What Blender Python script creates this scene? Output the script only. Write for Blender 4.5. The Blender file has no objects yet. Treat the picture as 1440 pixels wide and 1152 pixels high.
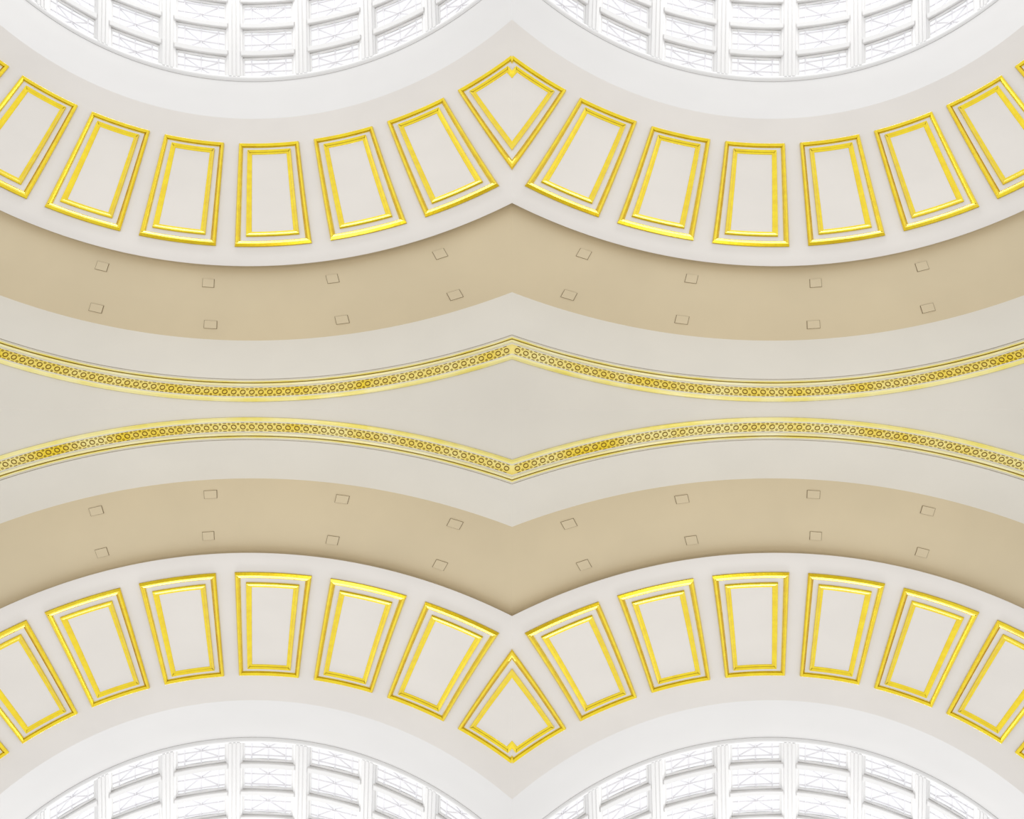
import bpy, bmesh, math, random
from mathutils import Vector, Matrix

random.seed(4)
SC = bpy.context.scene
COL = SC.collection

# ---------------------------------------------------------------- camera, sky, light, exposure
EYE = 1.6
cam_d = bpy.data.cameras.new('camera')
cam = bpy.data.objects.new('camera', cam_d)
COL.objects.link(cam)
cam_d.sensor_fit = 'HORIZONTAL'
cam_d.sensor_width = 36.0
cam_d.lens = 36.0
cam_d.clip_end = 200.0
cam.location = (0, 0, EYE)
cam.rotation_euler = (math.pi, 0, 0)          # looks straight up at the ceiling
SC.camera = cam

world = bpy.data.worlds.new('overcast_sky')
SC.world = world
world.use_nodes = True
bg = world.node_tree.nodes['Background']
bg.inputs['Color'].default_value = (0.975, 0.985, 1.0, 1)
bg.inputs['Strength'].default_value = 1.0

SC.view_settings.view_transform = 'Standard'
SC.view_settings.look = 'None'
SC.view_settings.exposure = 0.08
SC.view_settings.gamma = 1.0
SC.view_settings.use_curve_mapping = False

# added unseen lamps in place of lantern daylight, aimed to glint on gilt rails
for i, (sx, sy) in enumerate(((-1, -1), (1, -1), (-1, 1), (1, 1))):
    ld = bpy.data.lights.new('added_rail_light', 'AREA')
    ld.shape = 'RECTANGLE'
    ld.size = 4.4
    ld.size_y = 0.9
    ld.energy = 125
    ld.color = (1.0, 0.985, 0.96)
    lo = bpy.data.objects.new('added_rail_light', ld)
    COL.objects.link(lo)
    lo.location = (4.3 * sx, 7.6 * sy, 15.9)
    lo.rotation_euler = (Vector((3.1 * sx, 3.2 * sy, 12.0)) - lo.location).to_track_quat('-Z', 'Y').to_euler()


# added unseen spots that brighten the middle of each vault
for i, (sx, sy) in enumerate(((-1, -1), (1, -1), (-1, 1), (1, 1))):
    ld = bpy.data.lights.new('added_vault_wash', 'SPOT')
    ld.energy = 330
    ld.color = (1.0, 0.96, 0.88)
    ld.spot_size = math.radians(38)
    ld.spot_blend = 1.0
    ld.shadow_soft_size = 0.5
    lo = bpy.data.objects.new('added_vault_wash', ld)
    COL.objects.link(lo)
    lo.location = (3.4 * sx, 3.0 * sy, 0.9)
    lo.rotation_euler = (Vector((2.6 * sx, 2.0 * sy, 11.0)) - lo.location).to_track_quat('-Z', 'Y').to_euler()


# ---------------------------------------------------------------- materials
def mat(name, col, rough=0.7, metal=0.0, spec=0.3, coat=0.0, noise=0.0, scale=4.0, bump=0.0, bscale=60.0, col2=None):
    m = bpy.data.materials.new(name)
    m.use_nodes = True
    nt = m.node_tree
    b = nt.nodes['Principled BSDF']
    b.inputs['Base Color'].default_value = (*col, 1)
    b.inputs['Roughness'].default_value = rough
    b.inputs['Metallic'].default_value = metal
    b.inputs['Coat Weight'].default_value = coat
    b.inputs['Coat Roughness'].default_value = 0.2
    b.inputs['Coat IOR'].default_value = 1.75
    b.inputs['Specular IOR Level'].default_value = spec
    tc = nt.nodes.new('ShaderNodeNewGeometry')
    if noise > 0:
        n = nt.nodes.new('ShaderNodeTexNoise')
        n.inputs['Scale'].default_value = scale
        n.inputs['Detail'].default_value = 5
        nt.links.new(tc.outputs['Position'], n.inputs['Vector'])
        r = nt.nodes.new('ShaderNodeMapRange')
        r.inputs['From Min'].default_value = 0.35
        r.inputs['From Max'].default_value = 0.65
        nt.links.new(n.outputs['Fac'], r.inputs['Value'])
        mx = nt.nodes.new('ShaderNodeMix')
        mx.data_type = 'RGBA'
        c2 = col2 or tuple(c * (1 - noise) for c in col)
        mx.inputs['A'].default_value = (*c2, 1)
        mx.inputs['B'].default_value = (*col, 1)
        nt.links.new(r.outputs['Result'], mx.inputs['Factor'])
        nt.links.new(mx.outputs['Result'], b.inputs['Base Color'])
    if bump > 0:
        n2 = nt.nodes.new('ShaderNodeTexNoise')
        n2.inputs['Scale'].default_value = bscale
        n2.inputs['Detail'].default_value = 4
        nt.links.new(tc.outputs['Position'], n2.inputs['Vector'])
        bp = nt.nodes.new('ShaderNodeBump')
        bp.inputs['Strength'].default_value = bump
        bp.inputs['Distance'].default_value = 0.01
        nt.links.new(n2.outputs['Fac'], bp.inputs['Height'])
        nt.links.new(bp.outputs['Normal'], b.inputs['Normal'])
    return m


WALL = mat('wall_plaster', (0.785, 0.75, 0.672), noise=0.03, scale=1.5, bump=0.03)
BAND = mat('band_plaster', (0.79, 0.755, 0.715), noise=0.03, scale=1.5, bump=0.03)
FIELD = mat('field_plaster', (0.80, 0.765, 0.72), noise=0.03, scale=1.5, bump=0.03)
COVE = mat('cove_plaster', (0.75, 0.74, 0.73), noise=0.02, scale=1.5)
TAN = mat('soffit_plaster', (0.725, 0.618, 0.425), noise=0.05, scale=1.2, bump=0.03)  # tan paint deepened by the soffit's shade and warm bounce put into it
GOLD = mat('gold_leaf', (0.87, 0.675, 0.001), rough=0.27, metal=0.85, spec=0.5, coat=0.42, noise=0.2, scale=9.0,
           col2=(0.81, 0.585, 0.001), bump=0.10, bscale=45)
PALE = mat('pale_gold_leaf', (0.98, 0.90, 0.42), rough=0.3, metal=0.15, spec=0.6, coat=0.3, noise=0.3, scale=3.0,
           col2=(0.93, 0.80, 0.14), bump=0.08, bscale=40)
CROWN = mat('highlit_gold_leaf', (0.98, 0.94, 0.60), rough=0.3, metal=0.1, spec=0.6, coat=0.3, noise=0.15, scale=3.0,
            col2=(0.97, 0.88, 0.40))  # lighter gold with the crown moulding's highlight put into the colour
ORN = mat('ornament_gold', (0.97, 0.85, 0.34), rough=0.4, metal=0.25, noise=0.3, scale=2.2,
          col2=(0.91, 0.67, 0.03))
BRONZE = mat('dark_bronze', (0.22, 0.13, 0.01), rough=0.5, metal=0.4)
FILLET = mat('fillet_paint', (0.80, 0.76, 0.60), rough=0.7)
TIMBER = mat('window_paint', (0.80, 0.795, 0.79), rough=0.45)
BARS = mat('glazing_bar_paint', (0.82, 0.81, 0.84), rough=0.5)
FLOOR = mat('floor_stone', (0.42, 0.36, 0.28), rough=0.5, noise=0.1, scale=0.8)
RIM = mat('cover_gap', (0.24, 0.19, 0.12), rough=0.8)

GLASS = bpy.data.materials.new('window_glass')
GLASS.use_nodes = True
_nt = GLASS.node_tree
_nt.nodes.clear()
_o = _nt.nodes.new('ShaderNodeOutputMaterial')
_m = _nt.nodes.new('ShaderNodeMixShader')
_t = _nt.nodes.new('ShaderNodeBsdfTransparent')
_t.inputs['Color'].default_value = (0.995, 0.996, 0.999, 1)
_g = _nt.nodes.new('ShaderNodeBsdfGlossy')
_g.inputs['Roughness'].default_value = 0.05
_m.inputs['Fac'].default_value = 0.015
_nt.links.new(_t.outputs[0], _m.inputs[1])
_nt.links.new(_g.outputs[0], _m.inputs[2])
_nt.links.new(_m.outputs[0], _o.inputs['Surface'])

# ---------------------------------------------------------------- the shape of one vault
# One vault is a dish of level elliptical rims round a leaning axis.  A rim has a level number V;
# (V, sideways offset, offset along the lean, radius) on a cone section round the axis AX.
AX = Vector((-0.004453835, 0.46932023, 0.88301681))
AU = Vector((-0.99995497, -0.00948954, 0.0))
AV = Vector((0.00837943, -0.88297705, 0.46934136))
RIMS = [(0.25, -0.0022, -0.0669, 0.3169), (0.3854, -0.0022, 0.0414, 0.3440), (0.4278, -0.0016, 0.0570, 0.3708),
        (0.4582, -0.0017, 0.0513, 0.4069), (0.5861, 0.0023, 0.0589, 0.5272), (0.6114, 0.0027, 0.0487, 0.5627),
        (0.7159, -0.0018, 0.0136, 0.7023), (0.7735, -0.0006, 0.0035, 0.7700), (0.8085, 0.0003, -0.0001, 0.8086),
        (1.03, 0.0, 0.0, 1.03)]
V_SILL, V_COVE, V_PT, V_PB, V_LIP, V_WALL, V_G1, V_G2 = 0.3854, 0.4278, 0.4582, 0.5861, 0.6114, 0.7159, 0.7735, 0.8085
PHASE, STEP = math.radians(-1.957), math.radians(11.518)     # bay 0 and the bay pitch


def lerp_table(tab, x):
    if x <= tab[0][0]:
        i = 0
    else:
        i = len(tab) - 2
        for k in range(len(tab) - 1):
            if x <= tab[k + 1][0]:
                i = k
                break
    a, b = tab[i], tab[i + 1]
    t = (x - a[0]) / (b[0] - a[0])
    return [a[j] + (b[j] - a[j]) * t for j in range(1, len(a))]


Z_WALL = [(0.7159, 10.55), (0.7735, 10.14), (0.8085, 10.0), (1.03, 9.35)]
Z_SOFFIT = [(0.605, 10.735), (0.6114, 10.71), (0.635, 10.65), (0.67, 10.59), (0.7159, 10.55)]
Z_BAND = [(0.4278, 12.10), (0.4582, 11.86), (0.5861, 10.82), (0.6114, 10.60)]
Z_COVE = [(0.3854, 12.62), (0.395, 12.50), (0.41, 12.32), (0.4278, 12.10)]
Z_WIN = [(0.25, 14.1), (0.3854, 12.62)]


def spot(s, V, ztab, lift=0.0):
    """Point of the vault at bay number s and rim level V, lifted off the surface into the room."""
    p = _spot(s, V, lerp_table(ztab, V)[0])
    if lift:
        p = p + normal(s, V, ztab) * lift
    return p


def _spot(s, V, z):
    cu, cv, r = lerp_table(RIMS, V)
    th = PHASE + s * STEP
    q = AX + AU * (cu + r * math.sin(th)) + AV * (cv + r * math.cos(th))
    return Vector(((0.99353 * q.x / q.z - 0.25) * z, (-0.99353 * q.y / q.z - 0.2) * z, z + EYE))


def normal(s, V, ztab):
    e = 1e-3
    a = spot(s + e, V, ztab) - spot(s - e, V, ztab)
    b = spot(s, V + e * .3, ztab) - spot(s, V - e * .3, ztab)
    n = a.cross(b).normalized()
    p = spot(s, V, ztab) - Vector((0, 0, EYE))
    return -n if n.dot(p) > 0 else n


# ---------------------------------------------------------------- mesh helpers
def grid(bm, rows):
    """Quads between successive rows of points."""
    vs = [[bm.verts.new(p) for p in r] for r in rows]
    for a, b in zip(vs, vs[1:]):
        for i in range(len(a) - 1):
            bm.faces.new((a[i], a[i + 1], b[i + 1], b[i]))
    return vs


def slab(bm, pts, back):
    """A thin plate: front corners and the same corners moved back."""
    f = [bm.verts.new(p) for p in pts]
    k = [bm.verts.new(p) for p in back]
    n = len(f)
    bm.faces.new(f)
    bm.faces.new(k[::-1])
    for i in range(n):
        bm.faces.new((f[i], k[i], k[(i + 1) % n], f[(i + 1) % n]))


def clip(bm, co, no):
    g = bm.verts[:] + bm.edges[:] + bm.faces[:]
    bmesh.ops.bisect_plane(bm, geom=g, dist=1e-5, plane_co=co, plane_no=no, clear_outer=True)


def to_mesh(name, bm, m, origin=Vector(), smooth=False, trim_x=True, trim_y=False):
    if trim_x:
        clip(bm, (0, 0, 0), (1, 0, 0))
    if trim_y:
        clip(bm, (0, 0, 0), (0, 1, 0))
    if not bm.verts:
        bm.free()
        return None
    bmesh.ops.recalc_face_normals(bm, faces=bm.faces[:])
    bmesh.ops.translate(bm, verts=bm.verts[:], vec=-origin)
    me = bpy.data.meshes.new(name)
    bm.to_mesh(me)
    bm.free()
    me.materials.append(m)
    if smooth:
        me.polygons.foreach_set('use_smooth', [True] * len(me.polygons))
        try:
            me.set_sharp_from_angle(angle=math.radians(40))
        except Exception:
            pass
    return me


def link(name, me, parent=None, loc=(0, 0, 0)):
    if me is None:
        return None
    o = bpy.data.objects.new(name, me)
    COL.objects.link(o)
    o.location = loc
    if parent:
        o.parent = parent
    return o


def empty(name, loc):
    o = bpy.data.objects.new(name, None)
    COL.objects.link(o)
    o.location = loc
    o.empty_display_size = 0.2
    return o


def copy_tree(o, parent=None):
    c = o.copy()
    COL.objects.link(c)
    if parent:
        c.parent = parent
    for ch in KIDS.get(o, []):
        copy_tree(ch, c)
    return c


KIDS = {}


def adopt(o):
    if o is not None and o.parent:
        KIDS.setdefault(o.parent, []).append(o)
    return o


QUADS = [('upper left', 1, 1), ('upper right', -1, 1), ('lower left', 1, -1), ('lower right', -1, -1)]


def mirror(o, sx, sy):
    c = copy_tree(o)
    c.location = (o.location.x * sx, o.location.y * sy, o.location.z)
    c.scale = (sx, sy, 1)
    return c


def frange(a, b, n):
    return [a + (b - a) * i / n for i in range(n + 1)]


S0, S1 = -4.9, 4.9
ARC = frange(S0, S1, 150)


def shell(name, levels, ztab, m, parent=None, trim_y=False, extra=None):
    bm = bmesh.new()
    rows = [[spot(s, V, ztab) for s in ARC] for V in levels]
    if extra:
        rows += [[_spot(s, V, z) for s in ARC] for V, z in extra]
    grid(bm, rows)
    return to_mesh(name, bm, m, smooth=True, trim_y=trim_y)


# ---------------------------------------------------------------- the setting: wall, soffit, coffered band, cove, window ring
wall_me = shell('wall', frange(V_WALL, V_G1 - 0.0006, 8), Z_WALL, WALL)
# the wall steps back in a fine groove above the frieze and runs on down to the crease
bm = bmesh.new()
rows = [[spot(s, V, Z_WALL) for s in ARC] for V in frange(V_WALL, V_G1 - 0.0004, 8)]
rows.append([spot(s, V_G1 - 0.0003, Z_WALL, -0.06) for s in ARC])
rows.append([spot(s, V_G1 + 0.0014, Z_WALL, -0.06) for s in ARC])
rows.append([spot(s, V_G1 + 0.0016, Z_WALL, 0.008) for s in ARC])
rows += [[spot(s, V, Z_WALL, 0.008 if V < V_G1 + .0035 else 0) for s in ARC] for V in (V_G1 + 0.003, V_G1 + 0.0044, V_G2 - 0.004, V_G2)]
rows += [[spot(s, V, Z_WALL) for s in ARC] for V in frange(V_G2 + 0.02, 1.03, 8)]
grid(bm, rows)
wall_me = to_mesh('wall', bm, WALL, smooth=True, trim_y=True)

soffit_me = shell('soffit', frange(V_WALL, 0.605, 14), Z_SOFFIT, TAN)
bm = bmesh.new()
grid(bm, [[spot(s, V, Z_BAND) for s in ARC] for V in frange(V_COVE, V_LIP - 0.0012, 16)] +
     [[_spot(s, V, z) for s in ARC] for V, z in ((V_LIP, 10.605), (V_LIP + 0.0002, 10.62), (V_LIP - 0.001, 10.66), (0.605, 10.735))])
band_me = to_mesh('coffer_band', bm, BAND, smooth=True)
cove_me = shell('cove', frange(V_SILL + 0.0006, V_COVE, 12), Z_COVE, COVE)
# sill: a small rounded ledge with a shadow line beneath, then the ledge running back to the glass
bm = bmesh.new()
prof = [(V_SILL + 0.0006, 0.0), (V_SILL + 0.0005, -0.02), (V_SILL + 0.0001, -0.02), (V_SILL, 0.0), (V_SILL - 0.001, 0.012), (V_SILL - 0.0035, 0.012), (V_SILL - 0.0045, 0.012), (0.3799, 0.0), (0.3797, -0.05)]
grid(bm, [[spot(s, V, Z_WIN, d) for s in ARC] for V, d in prof])
sill_me = to_mesh('sill', bm, TIMBER, smooth=True)

BAY = 1.018
HALF = 0.383                                       # half opening of a window, in bays
ROWS = [(0.3799, 0.3589, (0.27, 0.69), 0.69), (0.3530, 0.3293, (0.17, 0.60, 0.985), 0.60), (0.3238, 0.3026, (0.17, 0.60, 0.985), 0.60)]
mullions = []
for k in range(-4, 4):
    c = (k + 0.5) * BAY
    w = BAY / 2 - HALF
    prof = [(-w * .96, -0.05), (-w, -0.01), (-w * .80, 0.0), (-w * .72, 0.0), (-w * .66, 0.014), (-w * .35, 0.016), (-w * .28, 0.008), (-w * .20, 0.008), (-w * .14, 0.016),
            (w * .14, 0.016), (w * .20, 0.008), (w * .28, 0.008), (w * .35, 0.016), (w * .66, 0.014), (w * .72, 0.0), (w * .80, 0.0), (w, -0.01), (w * .96, -0.05)]
    bm = bmesh.new()
    grid(bm, [[spot(c + ds, V, Z_WIN, d) for ds, d in prof] for V in frange(0.3810, 0.285, 12)])
    me = to_mesh('mullion', bm, TIMBER)
    if me:
        mullions.append(me)
transoms = []
for k in range(-3, 5):
    c = k * BAY
    for vb, vt in ((0.3580, 0.3526), (0.3285, 0.3236), (0.3018, 0.2970)):
        p = spot(c, vb, Z_WIN)
        if abs(k) > 3 and vb < 0.35 or vb < 0.31 and k not in (-1, 0, 1):
            continue
        prof = [(vb + 0.0014, -0.045), (vb + 0.0002, -0.05), (vb, 0.012), (vb - 0.0006, 0.016), (vt + 0.0006, 0.018), (vt, 0.010), (vt, -0.05)]
        bm = bmesh.new()
        e = HALF + 0.022
        ss = frange(c - e, c + e, 6)
        g = grid(bm, [[spot(s, V, Z_WIN, d) for s in ss] for V, d in prof])
        bm.faces.new([r[0] for r in g])
        bm.faces.new([r[-1] for r in g][::-1])
        me = to_mesh('transom', bm, TIMBER)
        if me:
            transoms.append(me)

for q, sx, sy in QUADS:
    sc = (sx, sy, 1)
    w = link('wall_' + q.replace(' ', '_'), wall_me)
    w.scale = sc
    w['kind'] = 'structure'
    w['label'] = 'plain pale plaster wall carrying the gilded frieze of the %s vault' % q
    c = link('ceiling_' + q.replace(' ', '_'), band_me)
    c.scale = sc
    c['kind'] = 'structure'
    c['label'] = 'coffered pale plaster vault with a tan soffit and white cove in the %s' % q
    for n, me in [('soffit', soffit_me), ('cove', cove_me), ('sill', sill_me)] + [('mullion', m) for m in mullions] + [('transom', m) for m in transoms]:
        o = link(n, me, c)
        if n == 'soffit':
            o['label'] = 'tan plaster soffit with its shade put into the paint'
        if n == 'cove':
            o['label'] = 'smooth white plaster cove'


bm = bmesh.new()
slab(bm, [Vector(p) for p in ((-9, -8, 0), (9, -8, 0), (9, 8, 0), (-9, 8, 0))], [Vector(p) for p in ((-9, -8, -.2), (9, -8, -.2), (9, 8, -.2), (-9, 8, -.2))])
o = link('floor', to_mesh('floor', bm, FLOOR, trim_x=False))
o['kind'] = 'structure'
o['label'] = 'pale stone floor of the hall under the vaults'

# ---------------------------------------------------------------- windows
def bar(bm, a, b, wa, na, depth=0.02):
    """A square bar from point a to b, half width vector wa, normal na."""
    slab(bm, [a - wa, a + wa, b + wa, b - wa], [a - wa - na * depth, a + wa - na * depth, b + wa - na * depth, b - wa - na * depth])


UBARS = (0.17, 0.5, 0.845)
window_n = 0
DEEP = -0.03


def make_window(k, row):
    vb, vt, hb, star = ROWS[row]
    if row > 0:
        vb += 0.0012
    s0, s1 = k * BAY + HALF, k * BAY - HALF        # s grows to the left
    org = spot(k * BAY, (vb + vt) / 2, Z_WIN, DEEP)
    root = empty('window', org)
    P = lambda u, v, d=0.0: spot(s0 + (s1 - s0) * u, vt + (vb - vt) * v, Z_WIN, DEEP + d)
    fu, fv = 0.035, 0.05
    bm = bmesh.new()
    for (u0, v0, u1, v1) in ((0, 0, fu, 1), (1 - fu, 0, 1, 1), (fu, 0, 1 - fu, fv), (fu, 1 - fv, 1 - fu, 1)):
        pts = [(u0, v0), (u1, v0), (u1, v1), (u0, v1)]
        slab(bm, [P(u, v, 0.012) for u, v in pts], [P(u, v, -0.012) for u, v in pts])
    adopt(link('frame', to_mesh('frame', bm, TIMBER, org), root))
    us = (fu,) + UBARS + (1 - fu,)
    vs = [fv] + [v for v in hb if v < 0.97] + [1 - fv]
    for i in range(len(us) - 1):
        for j in range(len(vs) - 1):
            pts = [(us[i], vs[j]), (us[i + 1], vs[j]), (us[i + 1], vs[j + 1]), (us[i], vs[j + 1])]
            bm = bmesh.new()
            slab(bm, [P(u, v, 0.003) for u, v in pts], [P(u, v, -0.003) for u, v in pts])
            adopt(link('pane', to_mesh('pane', bm, GLASS, org), root))
    lines = [((u, fv), (u, 1 - fv), 0.0080) for u in UBARS] + [((fu, v), (1 - fu, v), 0.0050) for v in hb if v < 0.97]
    low = hb[-1] if hb[-1] != star else 2 * star - hb[0]
    for u, v in ((UBARS[0], hb[0]), (UBARS[2], hb[0]), (UBARS[0], low), (UBARS[2], low)):
        t = min(1.0, (1 - fv - star) / (v - star)) if v > star else 1.0
        lines.append(((0.5, star), (0.5 + (u - 0.5) * t, star + (v - star) * t), 0.0040))
    nn = normal(k * BAY, (vb + vt) / 2, Z_WIN)
    for (a, b, hw) in lines:
        pa, pb = P(*a, 0.010), P(*b, 0.010)
        wv = (pb - pa).cross(nn).normalized() * hw
        bm = bmesh.new()
        bar(bm, pa, pb, wv, nn, 0.018)
        adopt(link('glazing_bar', to_mesh('glazing_bar', bm, BARS, org), root))
    return root


def in_picture(p, m=6):
    d = p.z - EYE
    x, y = 720 + 1440 * p.x / d, 576 + 1440 * p.y / d
    return -m < x < 720 and -m < y < 576


ROWNAME = ['lowest tier', 'middle tier', 'upper tier']
ROOTS = []
for row in range(3):
    for k in range(-3, 4):
        vb, vt = ROWS[row][:2]
        if not any(in_picture(spot(k * BAY + ds, vb - 0.002, Z_WIN), -2) for ds in (-.33, 0, .33)):
            continue
        ROOTS.append((make_window(k, row), row, k))
ORD = {0: 'middle', 1: 'first', 2: 'second', 3: 'third'}
for q, sx, sy in QUADS:
    for r, row, k in ROOTS:
        o = r if (sx, sy) == (1, 1) else mirror(r, sx, sy)
        window_n += 1
        o.name = 'window_%d' % window_n
        o['kind'] = 'structure'
        side = '' if k == 0 else (' towards the diamond panel' if k < 0 else ' away from the diamond panel')
        o['label'] = '%s white leaded window%s, %s, %s vault' % (ORD[abs(k)], side, ROWNAME[row], q)

# ---------------------------------------------------------------- gilded panels on the coffered band
# moulding sections: (across 0 outer edge .. 1 inner edge, height), rails and stiles
OUT_Q = (0, 0, .20, .25, .52, .55, .80, .83, .88, .92, .98, 1.0)
OUT_RAIL = list(zip(OUT_Q, (0, .40, .95, 1.0, .84, .81, .58, .15, .15, .44, .36, 0)))
OUT_STILE = list(zip(OUT_Q, (0, .40, .90, .97, .98, .90, .42, .12, .16, .45, .38, 0)))
IN_Q = (0, 0, .05, .10, .34, .50, .56, .62, .94, 1.0, 1.0)
IN_RAIL = list(zip(IN_Q, (0, .62, .92, 1.0, .84, .68, .42, .40, .30, .12, 0)))
IN_STILE = list(zip(IN_Q, (0, .62, .95, 1.0, .70, .50, .38, .41, .34, .13, 0)))
HW = 0.4015


def pspot(s, V, lift):
    t = (V - V_PT) / (V_PB - V_PT)
    return spot(s * (0.987 + 0.046 * t) + 0.010 - 0.045 * t, V, Z_BAND, lift)


def panel_meshes(c, org):
    """Meshes of a panel centred on bay c: (name, mesh)."""
    out = []

    def ring(s0, s1, vt, vb, ws, wt, wb, rail, stile, H, nm):
        # s0 is the left stile (larger s), s1 the right one
        def side(fn, na):
            prof = rail if na.endswith('rail') else stile
            bm = bmesh.new()
            grid(bm, [[pspot(*fn(q, t), 0.002 + h * H) for q, h in prof] for t in frange(0, 1, 12)])
            out.append((na, to_mesh(na, bm, GOLD, org)))
        ix = lambda q: (s0 - q * ws, s1 + q * ws, vt + q * wt, vb - q * wb)
        side(lambda q, t: (ix(q)[0] + (ix(q)[1] - ix(q)[0]) * t, ix(q)[2]), nm + '_rail')
        side(lambda q, t: (ix(q)[0] + (ix(q)[1] - ix(q)[0]) * t, ix(q)[3]), nm + '_rail')
        side(lambda q, t: (ix(q)[0], ix(q)[2] + (ix(q)[3] - ix(q)[2]) * t), nm + '_stile')
        side(lambda q, t: (ix(q)[1], ix(q)[2] + (ix(q)[3] - ix(q)[2]) * t), nm + '_stile')
    ring(c + HW, c - HW, V_PT, V_PB, 0.060, 0.0044, 0.0070, OUT_RAIL, OUT_STILE, 0.030, 'outer')
    ring(c + HW - 0.117, c - HW + 0.117, V_PT + 0.0078, V_PB - 0.0128, 0.062, 0.0048, 0.0068, IN_RAIL, IN_STILE, 0.024, 'inner')
    bm = bmesh.new()
    e = 0.045
    S = frange(c + HW - e, c - HW + e, 12)
    front = [[pspot(s, V, 0.006) for s in S] for V in frange(V_PT + 0.003, V_PB - 0.005, 8)]
    grid(bm, front)
    edge = front[0] + [r[-1] for r in front[1:]] + front[-1][-2::-1] + [r[0] for r in front[-2:0:-1]]
    out.append(('field', to_mesh('field', bm, FIELD, org, smooth=True)))
    return out


def panel_origin(c):
    return spot(c, (V_PT + V_PB) / 2, Z_BAND)


panels = []
for c in (4, 3, 2, 1, 0, -1, -2):
    org = panel_origin(c)
    root = empty('gilded_coffer', org)
    for n, me in panel_meshes(c, org):
        adopt(link(n, me, root))
    panels.append((root, c))
ORDN = {4: 'corner of a gilt framed panel cut off by the picture border, %s vault',
        3: 'steeply tilted gilt framed panel, second from the picture border, %s vault',
        2: 'tilted gilt framed plaster panel, third from the picture border, %s vault',
        1: 'slightly tilted gilt framed panel, fourth from the diamond panel, %s vault',
        0: 'upright gilt framed plaster panel, third from the diamond panel, %s vault',
        -1: 'slightly tilted gilt framed panel, second from the diamond panel, %s vault',
        -2: 'steeply tilted gilt framed panel right next to the diamond panel, %s vault'}
for q, sx, sy in QUADS:
    for r, c in panels:
        o = r if (sx, sy) == (1, 1) else mirror(r, sx, sy)
        o['label'] = ORDN[c] % q
        o['category'] = 'coffer'
        o['group'] = 'gilt framed panels round the vaults'

# the diamond: the panel that folds over the ridge between two vaults
org = panel_origin(-3)
org.x = 0
root = empty('diamond_coffer', org)
for n, me in panel_meshes(-3, org):
    if me is None:
        continue
    if n == 'field':
        bm = bmesh.new()
        bm.from_mesh(me)
        g = bmesh.ops.duplicate(bm, geom=bm.verts[:] + bm.edges[:] + bm.faces[:])['geom']
        vs = [v for v in g if isinstance(v, bmesh.types.BMVert)]
        for v in vs:
            v.co.x = -v.co.x
        bmesh.ops.reverse_faces(bm, faces=[f for f in g if isinstance(f, bmesh.types.BMFace)])
        bmesh.ops.remove_doubles(bm, verts=bm.verts[:], dist=1e-4)
        bm.to_mesh(me)
        bm.free()
        me.polygons.foreach_set('use_smooth', [False] * len(me.polygons))
        adopt(link(n, me, root))
    else:
        adopt(link(n, me, root))
        o = adopt(link(n, me, root))
        o.scale = (-1, 1, 1)
for sy, q in ((1, 'upper'), (-1, 'lower')):
    o = root if sy == 1 else mirror(root, 1, -1)
    o['label'] = 'diamond shaped gilt framed panel folded over the %s ridge between two vaults' % q
    o['category'] = 'coffer'
    o['group'] = 'diamond panels on the ridges'

# ---------------------------------------------------------------- gilded frieze
FR = V_G2 - V_G1                                  # profile across the frieze, 0 at the groove, 1 at the lower edge
org = spot(0, (V_G1 + V_G2) / 2, Z_WALL)
frieze = empty('gilded_frieze', org)


RELIEF = 0.4


def strip(name, prof, m):
    bm = bmesh.new()
    grid(bm, [[spot(s, V_G1 + f * FR, Z_WALL, d * RELIEF) for s in ARC] for f, d in prof])
    return adopt(link(name, to_mesh(name, bm, m, org, smooth=True), frieze))


strip('top_bead', [(.13, 0.004), (.135, .050), (.155, .062), (.185, .060), (.195, .03)], PALE)
strip('groove', [(.195, .03), (.20, .012), (.235, .012), (.245, .03)], mat('shaded_groove_gold', (0.50, 0.34, 0.01), rough=0.5, metal=0.6))  # darker gold puts the groove's shade into the colour
strip('crown', [(.245, .03), (.25, .060), (.28, .072), (.32, .066), (.345, .050)], CROWN)
strip('upper_fillet', [(.345, .050), (.35, .036), (.405, .036), (.41, .034)], FILLET)
strip('ornament_band', [(.41, .034), (.415, .032), (.60, .034), (.785, .032), (.79, .034)], ORN)
strip('lower_fillet', [(.79, .034), (.80, .040), (.855, .040), (.86, .036)], FILLET)
strip('bottom_bead', [(.86, .036), (.87, .052), (.92, .060), (.97, .045), (1.0, .018), (1.0, 0.004)], PALE)

# rings at an even pitch along the band
mid = V_G1 + 0.602 * FR


def ring_mesh(name, R, w, h, n=14):
    bm = bmesh.new()
    rows = []
    for i in range(n + 1):
        a = 2 * math.pi * i / n
        rows.append([Vector((math.cos(a) * rr, math.sin(a) * rr, hh)) for rr, hh in ((R + w, 0), (R + w * .7, h), (R - w * .7, h), (R - w, 0))])
    grid(bm, rows)
    bmesh.ops.remove_doubles(bm, verts=bm.verts[:], dist=1e-6)
    return to_mesh(name, bm, BRONZE, trim_x=False)


def along(V, f=0.033):
    """Bay numbers at an even spacing of 12.45 pixels worth of arc from the middle ring."""
    pitch = 12.45 * 10.0 / 1440
    out = []
    s = -4.0
    while spot(s, V, Z_WALL).x > -0.050:           # the last ring before the ridge
        s += 0.002
    p = spot(s, V, Z_WALL)
    while p.x / (p.z - EYE) > -0.62:
        out.append(s)
        acc = 0.0
        while acc < pitch:
            s += 0.002
            p2 = spot(s, V, Z_WALL)
            acc += (p2 - p).length
            p = p2
    return sorted(out)


def frame_at(s, V, d):
    n = normal(s, V, Z_WALL)
    t = (spot(s - .01, V, Z_WALL) - spot(s + .01, V, Z_WALL)).normalized()
    b = n.cross(t)
    M = Matrix((t, b, n)).transposed().to_4x4()
    M.translation = spot(s, V, Z_WALL, d)
    return M


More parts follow.
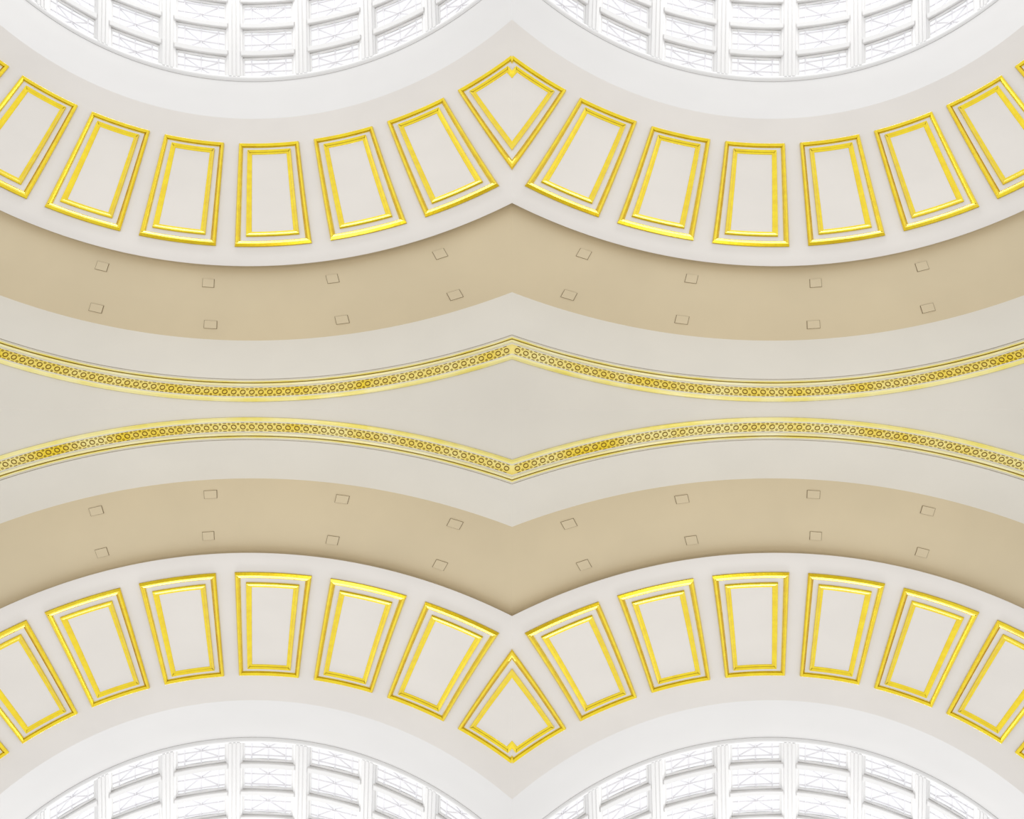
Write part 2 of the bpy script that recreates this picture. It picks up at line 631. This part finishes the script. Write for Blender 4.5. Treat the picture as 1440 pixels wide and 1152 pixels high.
big = ring_mesh('ring', 0.0235, 0.0040, 0.006)
ss = along(mid)
for s in ss:
    o = link('ring', big, frieze)
    M = frame_at(s, mid, 0.0335 * RELIEF)
    M.translation = M.translation - org
    o.matrix_local = M
    adopt(o)
# small rings between them along both edges, and the dashes joining those
bm = bmesh.new()
bd = bmesh.new()
for a, b in zip(ss, ss[1:]):
    m_ = (a + b) / 2
    for f in (.475, .735):
        M = frame_at(m_, V_G1 + f * FR, 0.033 * RELIEF)
        pts = []
        for i in range(9):
            an = 2 * math.pi * i / 8
            pts.append([M @ Vector((math.cos(an) * rr, math.sin(an) * rr, hh)) for rr, hh in ((.0118, 0), (.0108, .004), (.0082, .004), (.0072, 0))])
        grid(bm, pts)
        M = frame_at(a, V_G1 + (.425 if f < .6 else .778) * FR, 0.033 * RELIEF)
        L, W = 0.016, 0.0022
        slab(bd, [M @ Vector(v) for v in ((-L, -W, .003), (L, -W, .003), (L, W, .003), (-L, W, .003))],
             [M @ Vector(v) for v in ((-L, -W, 0), (L, -W, 0), (L, W, 0), (-L, W, 0))])
o = adopt(link('small_rings', to_mesh('small_rings', bm, BRONZE, org), frieze))
o['kind'] = 'stuff'
o = adopt(link('edge_dashes', to_mesh('edge_dashes', bd, BRONZE, org), frieze))
o['kind'] = 'stuff'
for q, sx, sy in QUADS:
    o = frieze if (sx, sy) == (1, 1) else mirror(frieze, sx, sy)
    o['label'] = 'long curved gilded frieze of rings along the wall of the %s vault' % q
    o['category'] = 'frieze'
    o['group'] = 'gilded friezes'

# ---------------------------------------------------------------- flush covers in the tan soffit
def hatch(s, V):
    org = spot(s, V, Z_SOFFIT)
    root = empty('vent_cover', org)

    def plate(ds, dv, d0, d1):
        pts = [(s + ds, V - dv), (s - ds, V - dv), (s - ds, V + dv), (s + ds, V + dv)]
        bm = bmesh.new()
        slab(bm, [spot(a, b, Z_SOFFIT, d1) for a, b in pts], [spot(a, b, Z_SOFFIT, d0) for a, b in pts])
        return bm
    adopt(link('rim', to_mesh('rim', plate(.058, .0058, -0.004, 0.003), RIM, org), root))
    adopt(link('cover', to_mesh('cover', plate(.0535, .00545, 0.0, 0.008), TAN, org), root))
    return root


HAT = [(1.66, .6365, 'high on the soffit, farthest from the ridge'), (.625, .6365, 'high on the soffit, second farthest from the ridge'),
       (-.58, .6365, 'high on the soffit, second nearest the ridge'), (-1.635, .6365, 'high on the soffit, nearest the ridge'),
       (1.59, .6945, 'near the wall edge, farthest from the ridge'), (.585, .6945, 'near the wall edge, second farthest from the ridge'),
       (-.57, .6945, 'near the wall edge, second nearest the ridge'), (-1.57, .6945, 'near the wall edge, nearest the ridge')]
hats = [(hatch(s, V), t) for s, V, t in HAT]
for q, sx, sy in QUADS:
    for r, t in hats:
        o = r if (sx, sy) == (1, 1) else mirror(r, sx, sy)
        o['label'] = 'flush square tan cover %s, %s vault' % (t, q)
        o['category'] = 'vent cover'
        o['group'] = 'flush covers in the tan soffits'
